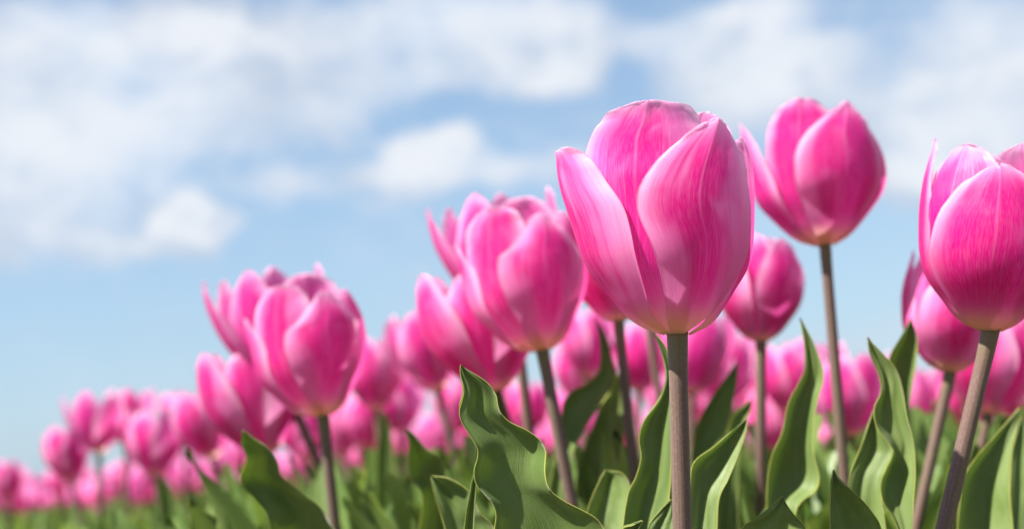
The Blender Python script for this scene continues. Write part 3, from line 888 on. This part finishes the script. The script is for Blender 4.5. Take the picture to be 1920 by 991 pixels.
# pale underside of the same leaf's rolled margin shows on its left
hleaf('fp5', [(864, 684), (866, 712), (868, 735), (861, 762), (862, 780), (868, 798), (885, 822), (892, 850), (892, 880), (885, 905)],
      [(866, 690), (876, 724), (876, 745), (868, 765), (868, 785), (884, 808), (903, 830), (902, 850), (894, 880), (893, 905)],
      .412, .415, .001, 2, 0, label='pale rolled leaf margin seen from below', nu=6, nv=60)
hleaf('second', [(761, 804), (767, 834), (764, 868), (770, 898), (789, 918), (792, 945), (786, 991), (780, 1060)], [(761, 804), (776, 815), (797, 840), (824, 857), (834, 887), (845, 925), (852, 991), (850, 1060)], .55, .56, .008, 3, .001)
hleaf('fp5', [(808, 891), (814, 925), (826, 960), (840, 1010), (850, 1060)], [(808, 891), (845, 898), (880, 921), (900, 960), (926, 990), (950, 1060)], .48, .47, .008, 4)
hleaf('third', [(455, 806), (453, 830), (463, 857), (456, 880), (450, 897), (457, 912), (478, 935), (500, 965), (510, 1020)], [(455, 806), (477, 822), (503, 840), (520, 865), (528, 893), (560, 920), (600, 950), (630, 1000), (640, 1050)], .52, .53, .008, 5, .001)
hleaf('fp4', [(351, 926), (354, 950), (357, 991), (360, 1050)], [(351, 926), (376, 952), (407, 972), (410, 991), (415, 1050)], .6, .6, .007, 6)
hleaf('second', [(1113, 595), (1124, 640), (1124, 690), (1104, 716), (1072, 733), (1056, 755), (1052, 790), (1046, 840), (1030, 910), (1020, 991), (1015, 1060)],
      [(1113, 595), (1136, 630), (1148, 675), (1155, 699), (1150, 725), (1128, 756), (1100, 797), (1078, 840), (1061, 895), (1055, 991), (1050, 1060)], .62, .60, .006, 7, .001)
hleaf('behind', [(1168, 690), (1140, 725), (1110, 800), (1085, 870), (1078, 940), (1085, 1060)], [(1168, 690), (1175, 760), (1165, 850), (1150, 920), (1160, 991), (1165, 1060)], .68, .66, .008, 8)
hleaf('behind', [(1135, 880), (1115, 920), (1100, 960), (1085, 1010), (1080, 1060)], [(1135, 880), (1170, 890), (1185, 930), (1190, 991), (1190, 1060)], .50, .48, .008, 28)
hleaf('main', [(1226, 622), (1240, 660), (1250, 705), (1238, 745), (1208, 787), (1198, 821), (1202, 856), (1192, 895), (1178, 925), (1168, 991), (1165, 1060)],
      [(1226, 622), (1250, 655), (1260, 705), (1262, 760), (1260, 820), (1258, 900), (1248, 991), (1245, 1060)], .47, .45, .008, 9, .001)
hleaf('main', [(1400, 784), (1374, 806), (1336, 838), (1301, 866), (1294, 910), (1290, 991), (1290, 1060)], [(1400, 784), (1397, 812), (1384, 851), (1366, 897), (1349, 934), (1344, 991), (1340, 1060)], .46, .44, .009, 10)
hleaf('small', [(1383, 677), (1360, 708), (1330, 751), (1305, 802), (1298, 856), (1296, 920), (1296, 1040)], [(1383, 677), (1381, 712), (1373, 756), (1363, 799), (1335, 850), (1330, 930), (1330, 1040)], .62, .62, .007, 11)
hleaf('small', [(1409, 749), (1388, 764), (1372, 780), (1362, 820), (1350, 880), (1345, 1000)], [(1409, 749), (1407, 770), (1396, 792), (1390, 830), (1385, 900), (1385, 1000)], .60, .60, .005, 12)
hleaf('tall', [(1500, 595), (1507, 638), (1509, 690), (1498, 717), (1478, 756), (1466, 810), (1450, 845), (1441, 880), (1438, 930), (1440, 991), (1450, 1060)],
      [(1500, 595), (1524, 640), (1540, 682), (1543, 712), (1534, 743), (1526, 786), (1524, 840), (1536, 893), (1529, 920), (1505, 938), (1492, 965), (1490, 1060)], .52, .50, .008, 13, .001)
hleaf('rightmid', [(1627, 632), (1632, 662), (1648, 700), (1653, 734), (1640, 765), (1645, 800), (1672, 838), (1672, 855), (1660, 880), (1651, 905), (1655, 938), (1675, 970), (1690, 1010), (1700, 1060)],
      [(1627, 632), (1655, 662), (1680, 692), (1692, 730), (1700, 780), (1712, 830), (1716, 884), (1713, 940), (1712, 991), (1712, 1060)], .48, .46, .009, 14, .0015)
hleaf('rightmid', [(1637, 770), (1615, 835), (1596, 885), (1590, 930), (1595, 991), (1600, 1060)], [(1637, 770), (1652, 800), (1673, 838), (1671, 858), (1655, 890), (1652, 930), (1660, 991), (1660, 1060)], .49, .47, .006, 15)
hleaf('rightmid', [(1707, 598), (1690, 630), (1668, 668), (1672, 700), (1690, 750), (1695, 800), (1695, 900), (1695, 1000)], [(1707, 598), (1719, 632), (1717, 680), (1710, 720), (1705, 760), (1705, 820), (1706, 900), (1706, 1000)], .55, .56, .006, 16)
hleaf('fp1', [(1563, 880), (1558, 910), (1556, 951), (1557, 991), (1560, 1060)], [(1563, 880), (1575, 900), (1613, 933), (1639, 964), (1653, 991), (1665, 1060)], .405, .40, .008, 17)
hleaf('fp2', [(1468, 930), (1443, 951), (1415, 972), (1388, 991), (1350, 1060)], [(1468, 930), (1475, 945), (1487, 962), (1511, 991), (1530, 1060)], .405, .40, .004, 18)
hleaf('fp3', [(1204, 975), (1185, 984), (1165, 995), (1160, 1060)], [(1204, 975), (1201, 985), (1198, 1000), (1200, 1060)], .40, .40, .003, 19)
hleaf('fp3', [(1258, 935), (1236, 958), (1215, 991), (1205, 1060)], [(1258, 935), (1262, 960), (1262, 991), (1262, 1060)], .45, .44, .005, 20)
hleaf('right', [(1912, 763), (1886, 795), (1860, 824), (1822, 868), (1804, 905), (1795, 991), (1795, 1060)], [(1912, 763), (1906, 800), (1897, 850), (1893, 922), (1900, 991), (1900, 1060)], .52, .50, .009, 21)
hleaf('right', [(1915, 780), (1897, 850), (1893, 920), (1890, 991), (1890, 1060)], [(1920, 780), (1935, 850), (1945, 920), (1945, 991), (1945, 1060)], .56, .54, .006, 22)
hleaf('mid0', [(716, 770), (712, 800), (706, 850), (705, 920), (706, 991), (708, 1060)], [(722, 770), (732, 800), (738, 850), (742, 920), (742, 991), (740, 1060)], .95, .95, .004, 23)
hleaf('mid4', [(300, 890), (298, 920), (300, 960), (300, 1010), (300, 1060)], [(305, 888), (322, 915), (330, 960), (332, 1010), (332, 1060)], 1.1, 1.1, .004, 24)


# ------------------------------------------------------------------ generic tulips for the field
def gen_leaf(az, L, Wd, arch, twist, seed, nu=6, nv=14):
    r = random.Random(seed)
    ph = r.uniform(0, 6)
    G = np.zeros((nv, nu, 3))
    vs = np.linspace(0, 1, nv)
    us = np.linspace(-1, 1, nu)
    ca, sa = math.cos(az), math.sin(az)
    for i, v in enumerate(vs):
        outd = .01 + arch * v ** 1.5 * L
        z = L * (v - .30 * arch * v ** 3)
        wd = Wd * (math.sin(math.pi * min(1, v * .86 + .14) ** .9) ** .75) * (1 if v < .999 else .02) * .5
        tw = twist * v
        for j, u in enumerate(us):
            lx = u * wd * math.cos(tw)
            ly = outd + u * wd * math.sin(tw) - (abs(u) ** 2) * wd * .45 + .003 * math.sin(v * 11 + ph) * u
            G[i, j] = (lx * ca - ly * sa, lx * sa + ly * ca, z + .004 * math.sin(v * 9 + ph) * abs(u))
    U, V = np.meshgrid((us + 1) / 2, vs)
    return G, U, V


def proto(seed, spec, H, lowres=True):
    r = random.Random(seed)
    t = thing('tulip', (0, 0, -5), 'x', 'tulip', 'x')
    lx, ly = r.uniform(-.02, .02), r.uniform(-.02, .02)
    top = Vector((lx, ly, H))
    M = Matrix.Translation(top) @ Matrix.Rotation(r.uniform(-.12, .12), 4, 'X') @ Matrix.Rotation(r.uniform(-.15, .15), 4, 'Y')
    flower_parts(t, spec, M, .0095, 7, 11, 0, seed, far=True)
    pts = resample([(lx, ly, H + .001), (lx * .9, ly * .9, H * .9), (lx * .4, ly * .4, H * .5), (0, 0, 0), (0, 0, -.01)], 9)[::-1]
    link('stem', tube_mesh('stem', pts, np.full(9, .0027), 7, M_STEM), t)
    for k in range(3):
        G, U, V = gen_leaf(r.uniform(0, 6.28) if k else r.uniform(0, 6), r.uniform(.23, .30), r.uniform(.035, .055), r.uniform(.12, .35), r.uniform(-1, 1), seed * 5 + k)
        link('leaf', grid_mesh('leaf', G, U, V, [M_LEAFF]), t)
    return t


PROTO = [proto(100 + i, s, .325) for i, s in enumerate([gspec(21, .35), gspec(22, .8), gspec(23, 1.5), gspec(24, .2, .25), gspec(25, .6, .1), gspec(26, .1, .4), gspec(27, 1.1), gspec(28, .5)])]

# extra leafy growth on the placed tulips so that their lower halves are clothed
LEAVES = []
for k in range(10):
    rr = random.Random(500 + k)
    G, U, V = gen_leaf(0, rr.uniform(.22, .285), rr.uniform(.035, .055), rr.uniform(.1, .4), rr.uniform(-1.2, 1.2), 900 + k, 8, 22)
    LEAVES.append(grid_mesh('leaf', G, U, V, [M_LEAF], .0006))
rr = random.Random(8)
for key, t in TUL.items():
    if key.startswith('mid') or key in ('behind2', 'open2', 'open3', 'low3', 'rightlow', 'low2'):
        for k in range(3):
            o = link('leaf', rr.choice(LEAVES), t)
            o.rotation_euler.z = rr.uniform(0, 6.28)
            o.scale = (1, 1, rr.uniform(.85, 1.02))

hero_xy = [(t.location.x, t.location.y) for t in TUL.values()]


def project(v):
    q = CAM_R.transposed() @ (Vector(v) - CAM_P)
    return W_PX / 2 + q.x / -q.z * F_PX, H_PX / 2 - q.y / -q.z * F_PX, -q.z


cand = []
rr = random.Random(77)
sp = .125
for iy in range(0, 75):
    y = 1.08 + iy * sp
    half = y * .40 + .12
    nx = int(2 * half / sp) + 1
    for ix in range(nx):
        x = -half + ix * sp + rr.uniform(-.05, .05) + (iy % 2) * sp * .5
        yy = y + rr.uniform(-.05, .05)
        cand.append((math.hypot(x, yy), x, yy))
cand.sort()


def foot_height(px, dist):
    """height of the flower's foot over the camera: the left of the field stands lower"""
    lo = np.interp(px, [-100, 250, 600, 1100, 2000], [-.042, -.042, -.025, -.022, -.030])
    hi = np.interp(px, [-100, 250, 600, 1100, 2000], [.000, .002, .020, .030, .024])
    return lo, hi


SLOTS = ['at the left edge', 'below the far left tulip', 'under the thin far left stem', 'under the upright left tulip', 'left of the large left tulip',
         'below the large left tulip', 'beneath the pale sky spot', 'behind the big wavy leaf', 'below the second tulip', 'left of the thick stem',
         'just right of the thick stem', 'behind the small rounded tulip', 'around the long thin stem', 'behind the dark wavy leaf', 'behind the slanting stems at right']
far_items = []
n_ind = 0
for dist, x, y in cand:
    if any((x - hx) ** 2 + (y - hy) ** 2 < .0036 for hx, hy in hero_xy):
        continue
    px, py, dd = project((x, y, CAM_H))
    if dist < np.interp(px, [0, 200, 330, 560, 900, 1060, 1100], [2.4, 2.2, 1.9, 1.6, 1.45, 1.4, 1.12]):
        continue
    lo, hi = foot_height(px, dist)
    H = CAM_H + rr.uniform(lo, hi)
    if n_ind < 236:
        n_ind += 1
        k = rr.randrange(len(PROTO))
        t = copy_tree(PROTO[k])
        t.location = (x, y, 0)
        t.rotation_euler.z = rr.uniform(0, 6.28)
        s = H / .325
        t.scale = (s * rr.uniform(.95, 1.05), s, s)
        slot = int(np.searchsorted([90, 200, 320, 460, 640, 800, 960, 1130, 1270, 1400, 1540, 1700, 1830], px))
        where = SLOTS[slot]
        size = 'larger' if dist < 2.1 else ('small' if dist < 2.9 else 'tiny')
        t['label'] = '%s blurred pink tulip in the massed field %s' % (size, where)
        t['group'] = '%s field tulips %s' % (size, where)
    else:
        far_items.append((x, y, H))

for p in PROTO:                       # the prototypes themselves are not part of the field
    for ch in list(p.children):
        bpy.data.objects.remove(ch)
    bpy.data.objects.remove(p)

# the rest of the field, as far as it can be seen, past counting
rr = random.Random(5)
y = 11.7
while y < 60:
    step = .16 + (y - 11) * .012
    half = y * .40
    x = -half
    while x < half:
        far_items.append((x + rr.uniform(-.06, .06), y + rr.uniform(-.06, .06), CAM_H + rr.uniform(-.03, .01)))
        x += step
    y += step * 1.3


def mini_parts(seed):
    """tiny low-resolution tulip: petals, stem, leaves as vertex/face lists with material ids"""
    vs, fs, ms, uvs = [], [], [], []
    def add(G, U, V, m):
        nv, nu = G.shape[:2]
        o = len(vs)
        vs.extend(G.reshape(-1, 3).tolist())
        uvs.extend(np.stack([U, V], -1).reshape(-1, 2).tolist())
        for i in range(nv - 1):
            for j in range(nu - 1):
                a = o + i * nu + j
                fs.append((a, a + 1, a + nu + 1, a + nu))
                ms.append(m)
    sp_ = gspec(seed, .15 + .5 * random.Random(seed).random())
    for k, rows in enumerate(sp_.values()):
        G, U, V = petal_grid(rows, 4, 6, k, 0, 0)
        G = G * .0095 + np.array([0, 0, .325])
        add(G, U, V, 0)
    a = np.linspace(0, 2 * math.pi, 5)
    G = np.stack([np.stack([np.cos(a) * .003, np.sin(a) * .003, np.full(5, z)], -1) for z in (0, .326)], 0)
    U, V = np.meshgrid(np.linspace(0, 1, 5), [0, 1])
    add(G, U, V, 1)
    r_ = random.Random(seed + 3)
    for k in range(3):
        G, U, V = gen_leaf(r_.uniform(0, 6.28), r_.uniform(.22, .30), .05, r_.uniform(.1, .35), r_.uniform(-1, 1), k, 3, 5)
        add(G, U, V, 2)
    return np.array(vs), np.array(fs), np.array(ms), np.array(uvs)


minis = [mini_parts(300 + k) for k in range(5)]
AV, AF, AM, AU = [], [], [], []
off_ = 0
for (x, y, H) in far_items:
    v, f, m_, u_ = minis[rr.randrange(5)]
    a = rr.uniform(0, 6.28)
    s = H / .325
    R2 = np.array([[math.cos(a), -math.sin(a), 0], [math.sin(a), math.cos(a), 0], [0, 0, 1]])
    AV.append((v * s) @ R2.T + np.array([x, y, 0]))
    AF.append(f + off_)
    AM.append(m_)
    AU.append(u_)
    off_ += len(v)
AV, AF, AM, AU = np.vstack(AV), np.vstack(AF), np.concatenate(AM), np.vstack(AU)
me = bpy.data.meshes.new('distant_tulips')
me.from_pydata(AV.tolist(), [], AF.tolist())
uvl = me.uv_layers.new(name='UVMap')
li = np.empty(len(me.loops), int)
me.loops.foreach_get('vertex_index', li)
uvl.data.foreach_set('uv', AU[li].astype(np.float32).ravel())
for m_ in (M_PETF, M_STEM, M_LEAFF):
    me.materials.append(m_)
me.polygons.foreach_set('material_index', AM.astype(np.int32))
me.polygons.foreach_set('use_smooth', np.ones(len(AF), bool))
me.update()
o = link('distant_tulips', me)
o['kind'] = 'stuff'
o['label'] = 'endless mass of tiny pink tulips far back in the field'
o['category'] = 'tulips'

# leafy undergrowth between the near plants
rr = random.Random(31)
LV, LF, LU = [], [], []
off_ = 0
lo_leaves = [gen_leaf(0, q.uniform(.26, .29), q.uniform(.035, .058), q.uniform(.1, .40), q.uniform(-1.3, 1.3), 700 + k, 5, 11) for k, q in ((k, random.Random(600 + k)) for k in range(10))]
for n in range(9500):
    yy = .66 + 4.6 * rr.random() ** 1.5
    xx = rr.uniform(-1, 1) * (yy * .40 + .08)
    px, py, dd = project((xx, yy, .28))
    G, U, V = rr.choice(lo_leaves)
    a = rr.uniform(0, 6.28)
    s = rr.uniform(.88, float(np.interp(px, [0, 300, 550, 1900], [1.05, 1.05, 1.18, 1.16])))
    R2 = np.array([[math.cos(a), -math.sin(a), 0], [math.sin(a), math.cos(a), 0], [0, 0, 1]])
    q = (G.reshape(-1, 3) * s) @ R2.T + np.array([xx, yy, 0])
    nv, nu = G.shape[:2]
    idx = np.arange(nv * nu).reshape(nv, nu)
    f = np.stack([idx[:-1, :-1], idx[:-1, 1:], idx[1:, 1:], idx[1:, :-1]], -1).reshape(-1, 4)
    LV.append(q)
    LF.append(f + off_)
    LU.append(np.stack([U, V], -1).reshape(-1, 2))
    off_ += len(q)
LV, LF, LU = np.vstack(LV), np.vstack(LF), np.vstack(LU)
me = bpy.data.meshes.new('leafy_undergrowth')
me.from_pydata(LV.tolist(), [], LF.tolist())
uvl = me.uv_layers.new(name='UVMap')
li = np.empty(len(me.loops), int)
me.loops.foreach_get('vertex_index', li)
uvl.data.foreach_set('uv', LU[li].astype(np.float32).ravel())
me.materials.append(M_LEAFF)
me.polygons.foreach_set('use_smooth', np.ones(len(LF), bool))
o = link('leafy_undergrowth', me)
o['kind'] = 'stuff'
o['label'] = 'dense blurred green tulip leaves covering the bed below the flowers'
o['category'] = 'foliage'

# ------------------------------------------------------------------ ground
n = 60
xs = np.sign(np.linspace(-1, 1, n)) * np.abs(np.linspace(-1, 1, n)) ** 4 * 2500
G = np.zeros((n, n, 3))
for i in range(n):
    for j in range(n):
        x, y = xs[j], xs[i]
        r = math.hypot(x, y)
        G[i, j] = (x, y, .012 * noise.noise(Vector((x * 2, y * 2, 0))) * (1 if r < 60 else 0) - .004)
U, V = np.meshgrid(np.linspace(0, 1, n), np.linspace(0, 1, n))
g = link('ground', grid_mesh('ground', G, U, V, [M_SOIL]))
g['kind'] = 'structure'
